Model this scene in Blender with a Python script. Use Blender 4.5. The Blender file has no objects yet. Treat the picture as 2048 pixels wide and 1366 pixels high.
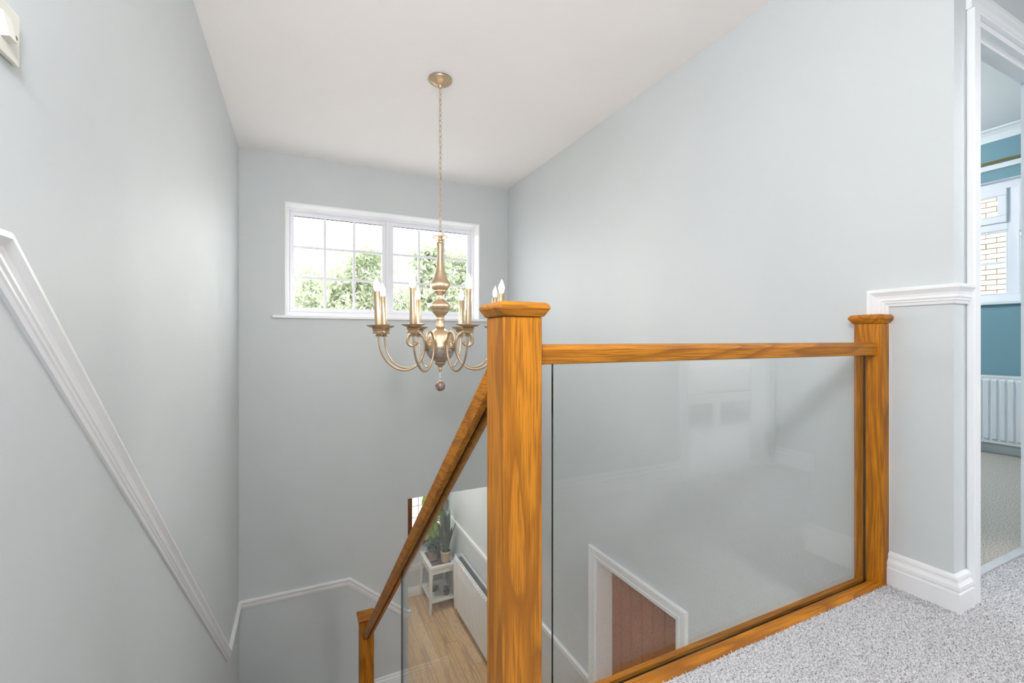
import bpy, bmesh, math, random
import numpy as np
from mathutils import Vector, Matrix

S = bpy.context.scene
C = S.collection
random.seed(7)

# ------------------------------------------------------------------ camera
FPX = 894.0
YAW = math.radians(25.5)
cam_d = bpy.data.cameras.new('camera')
cam_d.sensor_width = 36.0
cam_d.lens = FPX / 2048.0 * 36.0
cam_d.shift_y = -4.5 / 2048.0
cam_d.clip_start = 0.02
cam_d.clip_end = 300
cam = bpy.data.objects.new('camera', cam_d)
C.objects.link(cam)
cam.location = (0, 0, 0.9)
cam.rotation_euler = (math.pi / 2, 0, -YAW)
S.camera = cam

# ------------------------------------------------------------------ world, exposure
W = bpy.data.worlds.new('sky')
S.world = W
W.use_nodes = True
bg = W.node_tree.nodes['Background']
bg.inputs[0].default_value = (0.93, 0.97, 1.0, 1)
bg.inputs[1].default_value = 6.0
vs = S.view_settings
vs.view_transform = 'Standard'
vs.look = 'None'
vs.exposure = 0.0
vs.gamma = 1.0
vs.use_curve_mapping = False
try:
    S.cycles.diffuse_bounces = 7
    S.cycles.glossy_bounces = 6
    S.cycles.max_bounces = 16
    S.cycles.transparent_max_bounces = 24
    S.cycles.caustics_reflective = False
    S.cycles.caustics_refractive = False
    S.cycles.sample_clamp_indirect = 6.0
except Exception:
    pass
LANDING_FILL = 82.0  # strengths of the added fill lamps: landing, hall, bedrooms
HALL_FILL = 80.0
ROOM_FILL = 145.0
BULB = 132.0

def portal(name, loc, rot, sx, sy):
    l = bpy.data.lights.new(name, 'AREA')
    l.shape = 'RECTANGLE'
    l.size = sx
    l.size_y = sy
    l.cycles.is_portal = True
    o = bpy.data.objects.new(name, l)
    C.objects.link(o)
    o.location = loc
    o.rotation_euler = rot
    return o

portal('daylight_portal', (0.776, 4.50, 1.58), (-math.pi / 2, 0, 0), 1.8, 1.0)
portal('daylight_portal', (5.16, 1.85, 1.66), (0, math.pi / 2, 0), 1.0, 1.7)
portal('daylight_portal', (3.6, -4.12, 1.55), (math.pi / 2, 0, 0), 2.4, 1.3)
portal('daylight_portal', (1.66, 6.5, -1.3), (-math.pi / 2, 0, 0), 0.55, 1.4)

# ------------------------------------------------------------------ key dimensions
XL, XR = -0.44, 1.97          # stairwell side walls
YF = 4.24                     # far wall
YB = -0.25                    # landing back wall
YC = 0.71                     # wall with the bedroom door
TW = 0.085                    # thickness of that partition
XE = 3.15                     # end of landing
ZC = 2.464                    # ceiling
ZM = -2.33                    # half landing
ZH = -2.74                    # hall floor
YH = 6.35                     # hall end wall
DADO = 1.085
DADO_M = -1.232
DADO_H = -1.625

# ------------------------------------------------------------------ helpers
def mk(name, verts, faces, mat, parent=None, smooth=False, mats=None, mi=None):
    me = bpy.data.meshes.new(name)
    me.from_pydata([tuple(v) for v in verts], [], faces)
    bm = bmesh.new()
    bm.from_mesh(me)
    bmesh.ops.recalc_face_normals(bm, faces=bm.faces)
    bm.to_mesh(me)
    bm.free()
    if mats:
        for m in mats:
            me.materials.append(m)
        if mi:
            for p, i in zip(me.polygons, mi):
                p.material_index = i
    else:
        me.materials.append(mat)
    if smooth:
        for p in me.polygons:
            p.use_smooth = True
    o = bpy.data.objects.new(name, me)
    C.objects.link(o)
    if parent is not None:
        o.parent = parent
    return o

def tag(o, label=None, cat=None, group=None, kind=None):
    if label: o['label'] = label
    if cat: o['category'] = cat
    if group: o['group'] = group
    if kind: o['kind'] = kind
    return o

def empty(name, loc=(0, 0, 0), rz=0.0):
    o = bpy.data.objects.new(name, None)
    C.objects.link(o)
    o.location = loc
    o.rotation_euler = (0, 0, rz)
    o.empty_display_size = 0.05
    return o

class MB:
    def __init__(s):
        s.v, s.f = [], []
    def add(s, v, f):
        n = len(s.v)
        s.v += [tuple(p) for p in v]
        s.f += [tuple(i + n for i in q) for q in f]
        return s
    def box(s, x0, x1, y0, y1, z0, z1):
        v = [(x0, y0, z0), (x1, y0, z0), (x1, y1, z0), (x0, y1, z0),
             (x0, y0, z1), (x1, y0, z1), (x1, y1, z1), (x0, y1, z1)]
        f = [(0, 3, 2, 1), (4, 5, 6, 7), (0, 1, 5, 4), (1, 2, 6, 5), (2, 3, 7, 6), (3, 0, 4, 7)]
        return s.add(v, f)
    def build(s, name, mat, parent=None, smooth=False, bevel=0, seg=2):
        o = mk(name, s.v, s.f, mat, parent, smooth)
        if bevel:
            soften(o, bevel, seg)
        return o

def soften(o, w, seg=2):
    m = o.modifiers.new('bevel', 'BEVEL')
    m.width = w
    m.segments = seg
    m.limit_method = 'ANGLE'
    m.angle_limit = math.radians(40)
    return o

def box(name, x0, x1, y0, y1, z0, z1, mat, parent=None, bevel=0, seg=2):
    return MB().box(x0, x1, y0, y1, z0, z1).build(name, mat, parent, bevel=bevel, seg=seg)

def lathe_geo(prof, n=32, origin=(0, 0, 0)):
    v, f = [], []
    ox, oy, oz = origin
    for r, z in prof:
        for i in range(n):
            a = 2 * math.pi * i / n
            v.append((ox + r * math.cos(a), oy + r * math.sin(a), oz + z))
    for j in range(len(prof) - 1):
        for i in range(n):
            k = (i + 1) % n
            f.append((j * n + i, j * n + k, (j + 1) * n + k, (j + 1) * n + i))
    f.append(tuple(range(n))[::-1])
    f.append(tuple((len(prof) - 1) * n + i for i in range(n)))
    return v, f

def lathe(name, prof, mat, parent=None, n=32, origin=(0, 0, 0), sharp=True):
    v, f = lathe_geo(prof, n, origin)
    o = mk(name, v, f, mat, parent, smooth=True)
    if sharp:
        m = o.modifiers.new('edges', 'EDGE_SPLIT')
        m.split_angle = math.radians(50)
    return o

def tube_geo(pts, r, n=8, closed=False):
    pts = [Vector(p) for p in pts]
    N = len(pts)
    rr = r if isinstance(r, (list, tuple)) else [r] * N
    v, f = [], []
    prev = None
    for i, p in enumerate(pts):
        if closed:
            t = (pts[(i + 1) % N] - pts[i - 1]).normalized()
        else:
            t = (pts[min(i + 1, N - 1)] - pts[max(i - 1, 0)]).normalized()
        if prev is None:
            a = Vector((0, 0, 1)) if abs(t.z) < 0.9 else Vector((1, 0, 0))
            u = t.cross(a).normalized()
        else:
            u = (prev - t * prev.dot(t)).normalized()
        prev = u
        w = t.cross(u)
        for k in range(n):
            a = 2 * math.pi * k / n
            v.append(p + (u * math.cos(a) + w * math.sin(a)) * rr[i])
    for i in range(N if closed else N - 1):
        j = (i + 1) % N
        for k in range(n):
            l = (k + 1) % n
            f.append((i * n + k, i * n + l, j * n + l, j * n + k))
    if not closed:
        f.append(tuple(range(n))[::-1])
        f.append(tuple((N - 1) * n + k for k in range(n)))
    return v, f

def tube(name, pts, r, mat, parent=None, n=8, closed=False):
    v, f = tube_geo(pts, r, n, closed)
    return mk(name, v, f, mat, parent, smooth=True)

def spline(pts, k=6):
    pts = [Vector(p) for p in pts]
    out = []
    for i in range(len(pts) - 1):
        p0 = pts[max(i - 1, 0)]; p1 = pts[i]; p2 = pts[i + 1]; p3 = pts[min(i + 2, len(pts) - 1)]
        for j in range(k):
            t = j / k
            out.append(0.5 * ((2 * p1) + (-p0 + p2) * t + (2 * p0 - 5 * p1 + 4 * p2 - p3) * t * t
                              + (-p0 + 3 * p1 - 3 * p2 + p3) * t ** 3))
    out.append(pts[-1])
    return out

def sweep_geo(path, normals, prof, end0=None, end1=None):
    """profile points are (out along n, across along b = n x t); mitred at the joints"""
    P = [Vector(p) for p in path]
    ns = [Vector(n).normalized() for n in normals]
    ts = [(P[i + 1] - P[i]).normalized() for i in range(len(P) - 1)]
    k = len(prof)
    v, f = [], []
    for i, p in enumerate(P):
        s = min(i, len(ts) - 1)
        if i == 0:
            pl = Vector(end0) if end0 else ts[0]
        elif i == len(P) - 1:
            pl = Vector(end1) if end1 else ts[-1]
        else:
            pl = (ts[i - 1] + ts[i]).normalized()
        t, n = ts[s], ns[s]
        b = n.cross(t).normalized()
        for (o, a) in prof:
            q = n * o + b * a
            q = q - t * (q.dot(pl) / t.dot(pl))
            v.append(p + q)
    for i in range(len(P) - 1):
        for j in range(k):
            l = (j + 1) % k
            f.append((i * k + j, i * k + l, (i + 1) * k + l, (i + 1) * k + j))
    f.append(tuple(range(k))[::-1])
    f.append(tuple((len(P) - 1) * k + j for j in range(k)))
    return v, f

def sweep(name, path, normals, prof, mat, parent=None, end0=None, end1=None, bevel=0):
    v, f = sweep_geo(path, normals, prof, end0, end1)
    o = mk(name, v, f, mat, parent)
    if bevel:
        soften(o, bevel, 2)
    return o

def wall_cells(axis, c0, c1, u0, u1, z0, z1, holes):
    """wall slab normal to axis ('x' or 'y') between c0 and c1; holes = (ua, ub, za, zb)"""
    us = sorted(set([u0, u1] + [min(max(h[i], u0), u1) for h in holes for i in (0, 1)]))
    zs = sorted(set([z0, z1] + [min(max(h[i], z0), z1) for h in holes for i in (2, 3)]))
    m = MB()
    for i in range(len(us) - 1):
        for j in range(len(zs) - 1):
            um, zm = (us[i] + us[i + 1]) / 2, (zs[j] + zs[j + 1]) / 2
            if any(h[0] < um < h[1] and h[2] < zm < h[3] for h in holes):
                continue
            if axis == 'x':
                m.box(c0, c1, us[i], us[i + 1], zs[j], zs[j + 1])
            else:
                m.box(us[i], us[i + 1], c0, c1, zs[j], zs[j + 1])
    return m

def wall(name, axis, c0, c1, u0, u1, z0, z1, holes, mat):
    m = wall_cells(axis, c0, c1, u0, u1, z0, z1, holes)
    o = m.build(name, mat)
    tag(o, kind='structure')
    return o

def copy_tree(o, parent=None):
    c = o.copy()
    C.objects.link(c)
    if parent is not None:
        c.parent = parent
    for ch in list(o.children):
        copy_tree(ch, c)
    return c

# ------------------------------------------------------------------ materials
def new_mat(name):
    m = bpy.data.materials.new(name)
    m.use_nodes = True
    nt = m.node_tree
    b = nt.nodes['Principled BSDF']
    return m, nt, b

def srgb(r, g, b):
    def f(c):
        c /= 255.0
        return c / 12.92 if c <= 0.04045 else ((c + 0.055) / 1.055) ** 2.4
    return (f(r), f(g), f(b), 1)

def plain(name, col, rough=0.5, metal=0.0, noise=0.0, nscale=8.0, bump=0.0, bscale=120.0, spec=None):
    m, nt, b = new_mat(name)
    b.inputs['Roughness'].default_value = rough
    b.inputs['Metallic'].default_value = metal
    if spec is not None:
        b.inputs['Specular IOR Level'].default_value = spec
    tc = nt.nodes.new('ShaderNodeTexCoord')
    n = nt.nodes.new('ShaderNodeTexNoise')
    n.inputs['Scale'].default_value = nscale
    n.inputs['Detail'].default_value = 4
    nt.links.new(tc.outputs['Object'], n.inputs['Vector'])
    r = nt.nodes.new('ShaderNodeValToRGB')
    r.color_ramp.elements[0].position = 0.3
    r.color_ramp.elements[1].position = 0.7
    r.color_ramp.elements[0].color = tuple(c * (1 - noise) for c in col[:3]) + (1,)
    r.color_ramp.elements[1].color = tuple(min(1, c * (1 + noise)) for c in col[:3]) + (1,)
    nt.links.new(n.outputs['Fac'], r.inputs['Fac'])
    nt.links.new(r.outputs['Color'], b.inputs['Base Color'])
    if bump:
        n2 = nt.nodes.new('ShaderNodeTexNoise')
        n2.inputs['Scale'].default_value = bscale
        n2.inputs['Detail'].default_value = 3
        nt.links.new(tc.outputs['Object'], n2.inputs['Vector'])
        bp = nt.nodes.new('ShaderNodeBump')
        bp.inputs['Strength'].default_value = bump
        bp.inputs['Distance'].default_value = 0.004
        nt.links.new(n2.outputs['Fac'], bp.inputs['Height'])
        nt.links.new(bp.outputs['Normal'], b.inputs['Normal'])
    return m

def wood(name, axis, dark, mid, light, rough=0.5, ring=12.0, seed=0.0, stretch=0.09):
    m, nt, b = new_mat(name)
    L = nt.links
    tc = nt.nodes.new('ShaderNodeTexCoord')
    mp = nt.nodes.new('ShaderNodeMapping')
    sc = [1, 1, 1]
    sc['xyz'.index(axis)] = stretch
    mp.inputs['Scale'].default_value = sc
    mp.inputs['Location'].default_value = (seed, seed * 1.7, seed * 0.6)
    L.new(tc.outputs['Object'], mp.inputs['Vector'])
    # growth rings, warped
    nz = nt.nodes.new('ShaderNodeTexNoise')
    nz.inputs['Scale'].default_value = 6.5
    nz.inputs['Detail'].default_value = 2.0
    nz.inputs['Roughness'].default_value = 0.45
    L.new(mp.outputs['Vector'], nz.inputs['Vector'])
    ml = nt.nodes.new('ShaderNodeMath'); ml.operation = 'MULTIPLY'
    ml.inputs[1].default_value = ring
    L.new(nz.outputs['Fac'], ml.inputs[0])
    fr = nt.nodes.new('ShaderNodeMath'); fr.operation = 'FRACT'
    L.new(ml.outputs[0], fr.inputs[0])
    rr = nt.nodes.new('ShaderNodeValToRGB')
    rr.color_ramp.elements[0].position = 0.0
    rr.color_ramp.elements[0].color = (0, 0, 0, 1)
    rr.color_ramp.elements[1].position = 0.45
    rr.color_ramp.elements[1].color = (1, 1, 1, 1)
    e = rr.color_ramp.elements.new(0.92); e.color = (0.8, 0.8, 0.8, 1)
    e = rr.color_ramp.elements.new(1.0); e.color = (0, 0, 0, 1)
    L.new(fr.outputs[0], rr.inputs['Fac'])
    # fine pores
    mp2 = nt.nodes.new('ShaderNodeMapping')
    sc2 = [1, 1, 1]
    sc2['xyz'.index(axis)] = 0.03
    mp2.inputs['Scale'].default_value = sc2
    L.new(tc.outputs['Object'], mp2.inputs['Vector'])
    pz = nt.nodes.new('ShaderNodeTexNoise')
    pz.inputs['Scale'].default_value = 260.0
    pz.inputs['Detail'].default_value = 3.0
    L.new(mp2.outputs['Vector'], pz.inputs['Vector'])
    pr = nt.nodes.new('ShaderNodeValToRGB')
    pr.color_ramp.elements[0].position = 0.36
    pr.color_ramp.elements[1].position = 0.55
    L.new(pz.outputs['Fac'], pr.inputs['Fac'])
    # broad tone
    bz = nt.nodes.new('ShaderNodeTexNoise')
    bz.inputs['Scale'].default_value = 5.0
    bz.inputs['Detail'].default_value = 2.0
    L.new(mp.outputs['Vector'], bz.inputs['Vector'])
    mx1 = nt.nodes.new('ShaderNodeMix'); mx1.data_type = 'RGBA'
    mx1.inputs[6].default_value = mid
    mx1.inputs[7].default_value = light
    L.new(bz.outputs['Fac'], mx1.inputs[0])
    add = nt.nodes.new('ShaderNodeMath'); add.operation = 'MULTIPLY'
    L.new(rr.outputs['Color'], add.inputs[0])
    L.new(pr.outputs['Color'], add.inputs[1])
    sub = nt.nodes.new('ShaderNodeMapRange')
    sub.inputs['To Min'].default_value = 0.7
    sub.inputs['To Max'].default_value = 0.0
    L.new(add.outputs[0], sub.inputs['Value'])
    mx2 = nt.nodes.new('ShaderNodeMix'); mx2.data_type = 'RGBA'
    L.new(sub.outputs[0], mx2.inputs[0])
    L.new(mx1.outputs[2], mx2.inputs[6])
    mx2.inputs[7].default_value = dark
    L.new(mx2.outputs[2], b.inputs['Base Color'])
    b.inputs['Roughness'].default_value = rough
    b.inputs['Specular IOR Level'].default_value = 0.3
    bp = nt.nodes.new('ShaderNodeBump')
    bp.inputs['Strength'].default_value = 0.12
    bp.inputs['Distance'].default_value = 0.002
    L.new(add.outputs[0], bp.inputs['Height'])
    L.new(bp.outputs['Normal'], b.inputs['Normal'])
    return m

def carpet(name, dark, mid, light, scale, bump=0.6):
    m, nt, b = new_mat(name)
    L = nt.links
    tc = nt.nodes.new('ShaderNodeTexCoord')
    n = nt.nodes.new('ShaderNodeTexNoise')
    n.inputs['Scale'].default_value = scale
    n.inputs['Detail'].default_value = 4.0
    n.inputs['Roughness'].default_value = 0.7
    L.new(tc.outputs['Object'], n.inputs['Vector'])
    r = nt.nodes.new('ShaderNodeValToRGB')
    r.color_ramp.elements[0].position = 0.36
    r.color_ramp.elements[0].color = dark
    r.color_ramp.elements[1].position = 0.62
    r.color_ramp.elements[1].color = light
    e = r.color_ramp.elements.new(0.48); e.color = mid
    L.new(n.outputs['Fac'], r.inputs['Fac'])
    L.new(r.outputs['Color'], b.inputs['Base Color'])
    b.inputs['Roughness'].default_value = 0.95
    b.inputs['Specular IOR Level'].default_value = 0.1
    if bump:
        bp = nt.nodes.new('ShaderNodeBump')
        bp.inputs['Strength'].default_value = bump
        bp.inputs['Distance'].default_value = 0.006
        L.new(n.outputs['Fac'], bp.inputs['Height'])
        L.new(bp.outputs['Normal'], b.inputs['Normal'])
    return m

def clear_glass(name, tint=(1, 1, 1, 1), ior=1.5, rough=0.0):
    m = bpy.data.materials.new(name)
    m.use_nodes = True
    nt = m.node_tree
    nt.nodes.clear()
    out = nt.nodes.new('ShaderNodeOutputMaterial')
    mix = nt.nodes.new('ShaderNodeMixShader')
    t = nt.nodes.new('ShaderNodeBsdfTransparent')
    t.inputs[0].default_value = tint
    g = nt.nodes.new('ShaderNodeBsdfGlossy')
    g.inputs['Roughness'].default_value = rough
    fr = nt.nodes.new('ShaderNodeFresnel')
    fr.inputs[0].default_value = ior
    geo = nt.nodes.new('ShaderNodeNewGeometry')
    # same reflectance from either side of the thin sheet
    sel = nt.nodes.new('ShaderNodeMix')
    sel.data_type = 'FLOAT'
    sel.inputs[2].default_value = ior
    sel.inputs[3].default_value = 1.0 / ior
    nt.links.new(geo.outputs['Backfacing'], sel.inputs[0])
    fr.inputs[0].default_value = ior
    nt.links.new(sel.outputs[0], fr.inputs[0])
    nt.links.new(fr.outputs[0], mix.inputs[0])
    nt.links.new(t.outputs[0], mix.inputs[1])
    nt.links.new(g.outputs[0], mix.inputs[2])
    nt.links.new(mix.outputs[0], out.inputs[0])
    return m

def emit(name, col, strength):
    m, nt, b = new_mat(name)
    b.inputs['Base Color'].default_value = (0.8, 0.8, 0.8, 1)
    b.inputs['Emission Color'].default_value = col
    b.inputs['Emission Strength'].default_value = strength
    return m

M_wall = plain('wall_paint', srgb(206, 210, 211), 0.55, noise=0.012, nscale=3, bump=0.05, bscale=90)
M_hallwall = M_wall
M_ceil = plain('ceiling_paint', srgb(247, 243, 241), 0.8, noise=0.008, nscale=2)
M_trim = plain('white_gloss_paint', srgb(240, 240, 241), 0.28, noise=0.006, nscale=20)
M_upvc = plain('white_upvc', srgb(238, 238, 243), 0.3, noise=0.004)
M_teal = plain('teal_paint', srgb(116, 152, 163), 0.6, noise=0.015, nscale=3)
OD, OM, OL = srgb(100, 52, 5), srgb(174, 104, 14), srgb(194, 127, 30)
M_oak_x = wood('oiled_oak_x', 'x', OD, OM, OL, seed=3.1)
M_oak_y = wood('oiled_oak_y', 'y', OD, OM, OL, seed=5.3)
M_oak_z = wood('oiled_oak_z', 'z', OD, OM, OL, seed=1.2)
M_oak_dk = wood('dark_hall_timber', 'z', srgb(45, 24, 12), srgb(98, 56, 28), srgb(120, 74, 40), seed=8)
FD, FM, FL = srgb(150, 116, 84), srgb(196, 160, 122), srgb(214, 182, 146)
M_floor = [wood('oak_laminate', 'y', srgb(138, 104, 72), c0, c1, rough=0.3, ring=6, seed=s, stretch=0.05)
           for c0, c1, s in ((srgb(228, 188, 138), srgb(240, 206, 158), 1), (srgb(234, 198, 150), srgb(244, 214, 172), 4),
                             (srgb(220, 178, 126), srgb(234, 198, 148), 9))]
M_boarddoor = plain('brown_stained_board', srgb(158, 98, 52), 0.55, noise=0.16, nscale=60, bump=0.15, bscale=200)
M_carpet = carpet('grey_twist_carpet', srgb(104, 102, 106), srgb(210, 208, 210), srgb(248, 246, 247), 200, 0.5)
M_carpet_bed = carpet('taupe_twist_carpet', srgb(128, 118, 108), srgb(188, 180, 171), srgb(224, 218, 210), 170, 0.6)
M_carpet_step = M_carpet
M_glass = clear_glass('toughened_glass', (0.98, 0.99, 0.988, 1), 1.66)
M_glass2 = clear_glass('toughened_glass_stair', (0.98, 0.99, 0.985, 1), 1.28)
M_pane = clear_glass('window_glass', (0.98, 0.985, 0.985, 1))
M_edge, _nt, _b = new_mat('glass_edge')
_b.inputs['Base Color'].default_value = srgb(16, 34, 32)
_b.inputs['Roughness'].default_value = 0.12
M_gold = plain('champagne_gold_metal', srgb(202, 178, 148), 0.36, metal=0.92, noise=0.08, nscale=40, bump=0.04, bscale=150)
M_sleeve = plain('champagne_candle_sleeve', srgb(198, 175, 145), 0.36, metal=0.9, noise=0.05, nscale=30)
M_mercury = plain('mottled_mercury_glass', srgb(184, 172, 160), 0.22, metal=0.6, noise=0.4, nscale=45)
M_crystal = plain('smoky_crystal', srgb(168, 146, 140), 0.08, metal=0.6, noise=0.4, nscale=70)
M_bead = plain('clear_bead', srgb(226, 226, 228), 0.08, metal=0.4, noise=0.1, nscale=200)
M_bulb = emit('lit_candle_bulb', (1.0, 0.93, 0.85, 1), BULB)
M_bulb_off = plain('unlit_bulb_glass', srgb(246, 240, 232), 0.12, noise=0.02)
M_switch = plain('cream_plastic', srgb(228, 226, 214), 0.35, noise=0.006)
M_screw = plain('dull_brass_screw', srgb(120, 112, 84), 0.4, metal=0.7, noise=0.05)
M_rad = plain('white_radiator_enamel', srgb(236, 236, 238), 0.35, noise=0.006)
M_dark = plain('grey_steel_fins', srgb(150, 152, 156), 0.5, noise=0.05)  # even grey steel for the convector fins
M_brass = plain('antique_brass', srgb(180, 155, 88), 0.3, metal=0.9, noise=0.06)
M_chrome = plain('polished_chrome', srgb(200, 202, 206), 0.12, metal=1.0, noise=0.02)
M_table = plain('white_table_paint', srgb(234, 232, 228), 0.45, noise=0.01)
M_tabletop = plain('dark_glass_inset', srgb(78, 72, 68), 0.12, noise=0.05)
M_terra = plain('dusky_pink_terracotta', srgb(170, 128, 114), 0.8, noise=0.06, nscale=30)
M_beige = plain('beige_stoneware', srgb(196, 172, 146), 0.6, noise=0.05, nscale=30)
M_soil = plain('potting_soil', srgb(60, 48, 40), 0.95, noise=0.3, nscale=150)
M_redpot = plain('dark_red_glaze', srgb(88, 42, 40), 0.3, noise=0.1)
M_whitepot = plain('white_dish_glaze', srgb(224, 222, 216), 0.3, noise=0.01)

def leaf_mat(name, c0, c1, scale=30, rough=0.4, trans=0.0):
    m = plain(name, c0, rough, noise=0.1, nscale=scale)
    nt = m.node_tree
    r = [n for n in nt.nodes if n.type == 'VALTORGB'][0]
    r.color_ramp.elements[0].color = c0
    r.color_ramp.elements[1].color = c1
    if trans:
        b = nt.nodes['Principled BSDF']
        out = [n for n in nt.nodes if n.type == 'OUTPUT_MATERIAL'][0]
        t = nt.nodes.new('ShaderNodeBsdfTranslucent')
        nt.links.new(r.outputs['Color'], t.inputs['Color'])
        mx = nt.nodes.new('ShaderNodeMixShader')
        mx.inputs[0].default_value = trans
        nt.links.new(b.outputs[0], mx.inputs[1])
        nt.links.new(t.outputs[0], mx.inputs[2])
        nt.links.new(mx.outputs[0], out.inputs[0])
    return m

M_snake = leaf_mat('snake_plant_leaf', srgb(58, 74, 58), srgb(104, 116, 92), 40)
M_lime = leaf_mat('lime_green_leaf', srgb(124, 168, 56), srgb(190, 212, 92), 25, trans=0.4)
M_deep = leaf_mat('deep_green_leaf', srgb(40, 66, 44), srgb(84, 112, 76), 25)
M_stem = plain('plant_stem', srgb(92, 104, 60), 0.6, noise=0.1)
M_tree = leaf_mat('tree_leaf', srgb(132, 148, 108), srgb(202, 206, 180), 0.7, 0.6, trans=0.3)
M_bark = plain('tree_bark', srgb(92, 78, 66), 0.9, noise=0.25, nscale=6)
M_grass = plain('pale_gravel', srgb(168, 164, 158), 0.95, noise=0.12, nscale=3)
M_brick = [plain('buff_brick', c, 0.85, noise=0.12, nscale=25) for c in
           (srgb(206, 189, 170), srgb(192, 170, 148), srgb(214, 199, 182))]
M_mortar = plain('lime_mortar', srgb(206, 198, 186), 0.95, noise=0.05)
M_bed = plain('white_textured_bedspread', srgb(235, 234, 232), 0.85, noise=0.06, nscale=22, bump=0.6, bscale=30)
M_bedframe = plain('white_bed_frame', srgb(228, 228, 226), 0.4, noise=0.01)
M_fill = emit('landing_fill_glow', (0.97, 0.98, 1.0, 1), LANDING_FILL)  # glowing shades of the fill lamps added out of view
M_fill_h = emit('hall_fill_glow', (1.0, 0.97, 0.93, 1), HALL_FILL)
M_fill_r = emit('bedroom_fill_glow', (0.97, 0.98, 1.0, 1), ROOM_FILL)
M_strip = plain('brushed_threshold_strip', srgb(214, 216, 220), 0.35, metal=0.5, noise=0.05)

# ------------------------------------------------------------------ moulding profiles (out, up)
DADO_P = [(0, 0), (0.020, 0), (0.024, -0.003), (0.025, -0.012), (0.021, -0.018), (0.016, -0.026), (0.014, -0.036),
          (0.0155, -0.039), (0.0155, -0.044), (0.012, -0.047), (0.012, -0.053), (0.009, -0.056), (0.007, -0.065), (0, -0.065)]
SKIRT_P = [(0, 0), (0.022, 0), (0.022, 0.062), (0.019, 0.066), (0.019, 0.070), (0.021, 0.074), (0.020, 0.084), (0.013, 0.094),
           (0.012, 0.100), (0.014, 0.104), (0.012, 0.112), (0.004, 0.118), (0, 0.118)]
ARCH_P = [(0, 0), (0.012, 0), (0.015, 0.004), (0.015, 0.012), (0.012, 0.016), (0.016, 0.026), (0.018, 0.044), (0.021, 0.050),
          (0.021, 0.064), (0.018, 0.068), (0, 0.068)]

# ------------------------------------------------------------------ setting: walls
WX0, WX1, WZ0, WZ1 = -0.105, 1.657, 1.10, 2.067      # stair window opening
wall('wall_left', 'x', XL - 0.12, XL, YB - 0.12, YF + 0.28, ZH - 0.1, ZC + 0.12, [], M_wall)
wall('wall_far', 'y', YF, YF + 0.28, XL, XR, ZH, ZC + 0.12,
     [(WX0, WX1, WZ0, WZ1), (0.93, XR, ZH, -0.61)], M_wall)
DY0, DY1, DZ = 1.905, 2.70, -0.70                     # hall door opening in the right wall
wall('wall_right', 'x', XR, XR + 0.15, YC + 0.12, YF + 0.28, ZH, 0.0, [(DY0, DY1, ZH, DZ)], M_wall)
o = wall_cells('x', XR, XR + 0.13, YC, YF + 0.28, 0.0, ZC + 0.12, []).build('wall_right_upper', M_wall)
tag(o, kind='structure')
wall('wall_right_lower', 'x', XR, XR + 0.15, YB - 0.12, YC + 0.12, ZH, -0.25, [], M_wall)
wall('wall_hall_right', 'x', XR, XR + 0.15, YF + 0.28, YH + 0.12, ZH, 0.0, [], M_wall)
BX0, BX1, BZ = 2.10, 2.83, 2.02                       # bedroom door opening
wall('wall_door', 'y', YC, YC + TW, XR + 0.13, XE + 0.12, 0.0, ZC + 0.12, [(BX0, BX1, 0.0, BZ)], M_wall)
KX0, KX1 = 2.27, 3.06                                 # doorway behind
wall('wall_back', 'y', YB - 0.12, YB, XL, XE + 0.12, ZH, ZC + 0.12, [(KX0, KX1, 0.0, 2.02)], M_wall)
wall('wall_end', 'x', XE, XE + 0.12, YB, YC, 0.0, ZC + 0.12, [], M_wall)
m = MB().box(XL, XE, YB, YC, ZC, ZC + 0.12).box(XL, XR, YC, YF, ZC, ZC + 0.12)
tag(m.build('ceiling', M_ceil), kind='structure')

# landing floor with carpet pile
m = MB().box(XL, 0.45, YB, 0.905, -0.25, 0.0).box(0.45, XR, YB, 0.885, -0.25, 0.0).box(XR, XE, YB, YC, -0.25, 0.0)
m.box(BX0, BX1, YC, 0.765, -0.25, 0.0)
floor = tag(m.build('floor', M_carpet), kind='structure')
rng = np.random.default_rng(3)
sp = 0.0052
gx, gy = np.meshgrid(np.arange(0.55, 3.13, sp), np.arange(-0.24, 0.886, sp))
px = (gx + rng.uniform(-.4, .4, gx.shape) * sp).ravel()
py = (gy + rng.uniform(-.4, .4, gy.shape) * sp).ravel()
keep = ((px < XR - 0.022) | (py < YC - 0.022) | ((px > BX0 + .005) & (px < BX1 - .005) & (py < 0.765))) & (px * 0.4305 + py * 0.9026 > 0.75)
px, py = px[keep], py[keep]
n = len(px)
ang = rng.uniform(0, 6.283, n)
rad = rng.uniform(0.0022, 0.0036, n)
hh = rng.uniform(0.003, 0.0062, n)
tx, ty = rng.normal(0, 0.0022, n), rng.normal(0, 0.0022, n)
V = np.zeros((n, 4, 3), np.float32)
for k in range(3):
    V[:, k, 0] = px + rad * np.cos(ang + k * 2.094)
    V[:, k, 1] = py + rad * np.sin(ang + k * 2.094)
V[:, 3, 0], V[:, 3, 1], V[:, 3, 2] = px + tx, py + ty, hh
base = (np.arange(n) * 4)[:, None, None]
F = (base + np.array([[0, 1, 3], [1, 2, 3], [2, 0, 3]])[None]).reshape(-1, 3).astype(np.int32)
me = bpy.data.meshes.new('carpet_pile')
me.vertices.add(n * 4)
me.vertices.foreach_set('co', V.ravel())
me.loops.add(len(F) * 3)
me.loops.foreach_set('vertex_index', F.ravel())
me.polygons.add(len(F))
me.polygons.foreach_set('loop_start', np.arange(0, len(F) * 3, 3, dtype=np.int32))
me.polygons.foreach_set('use_smooth', np.ones(len(F), dtype=bool))
me.update(calc_edges=True)
me.materials.append(M_carpet)
o = bpy.data.objects.new('carpet_pile', me)
C.objects.link(o)
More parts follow.
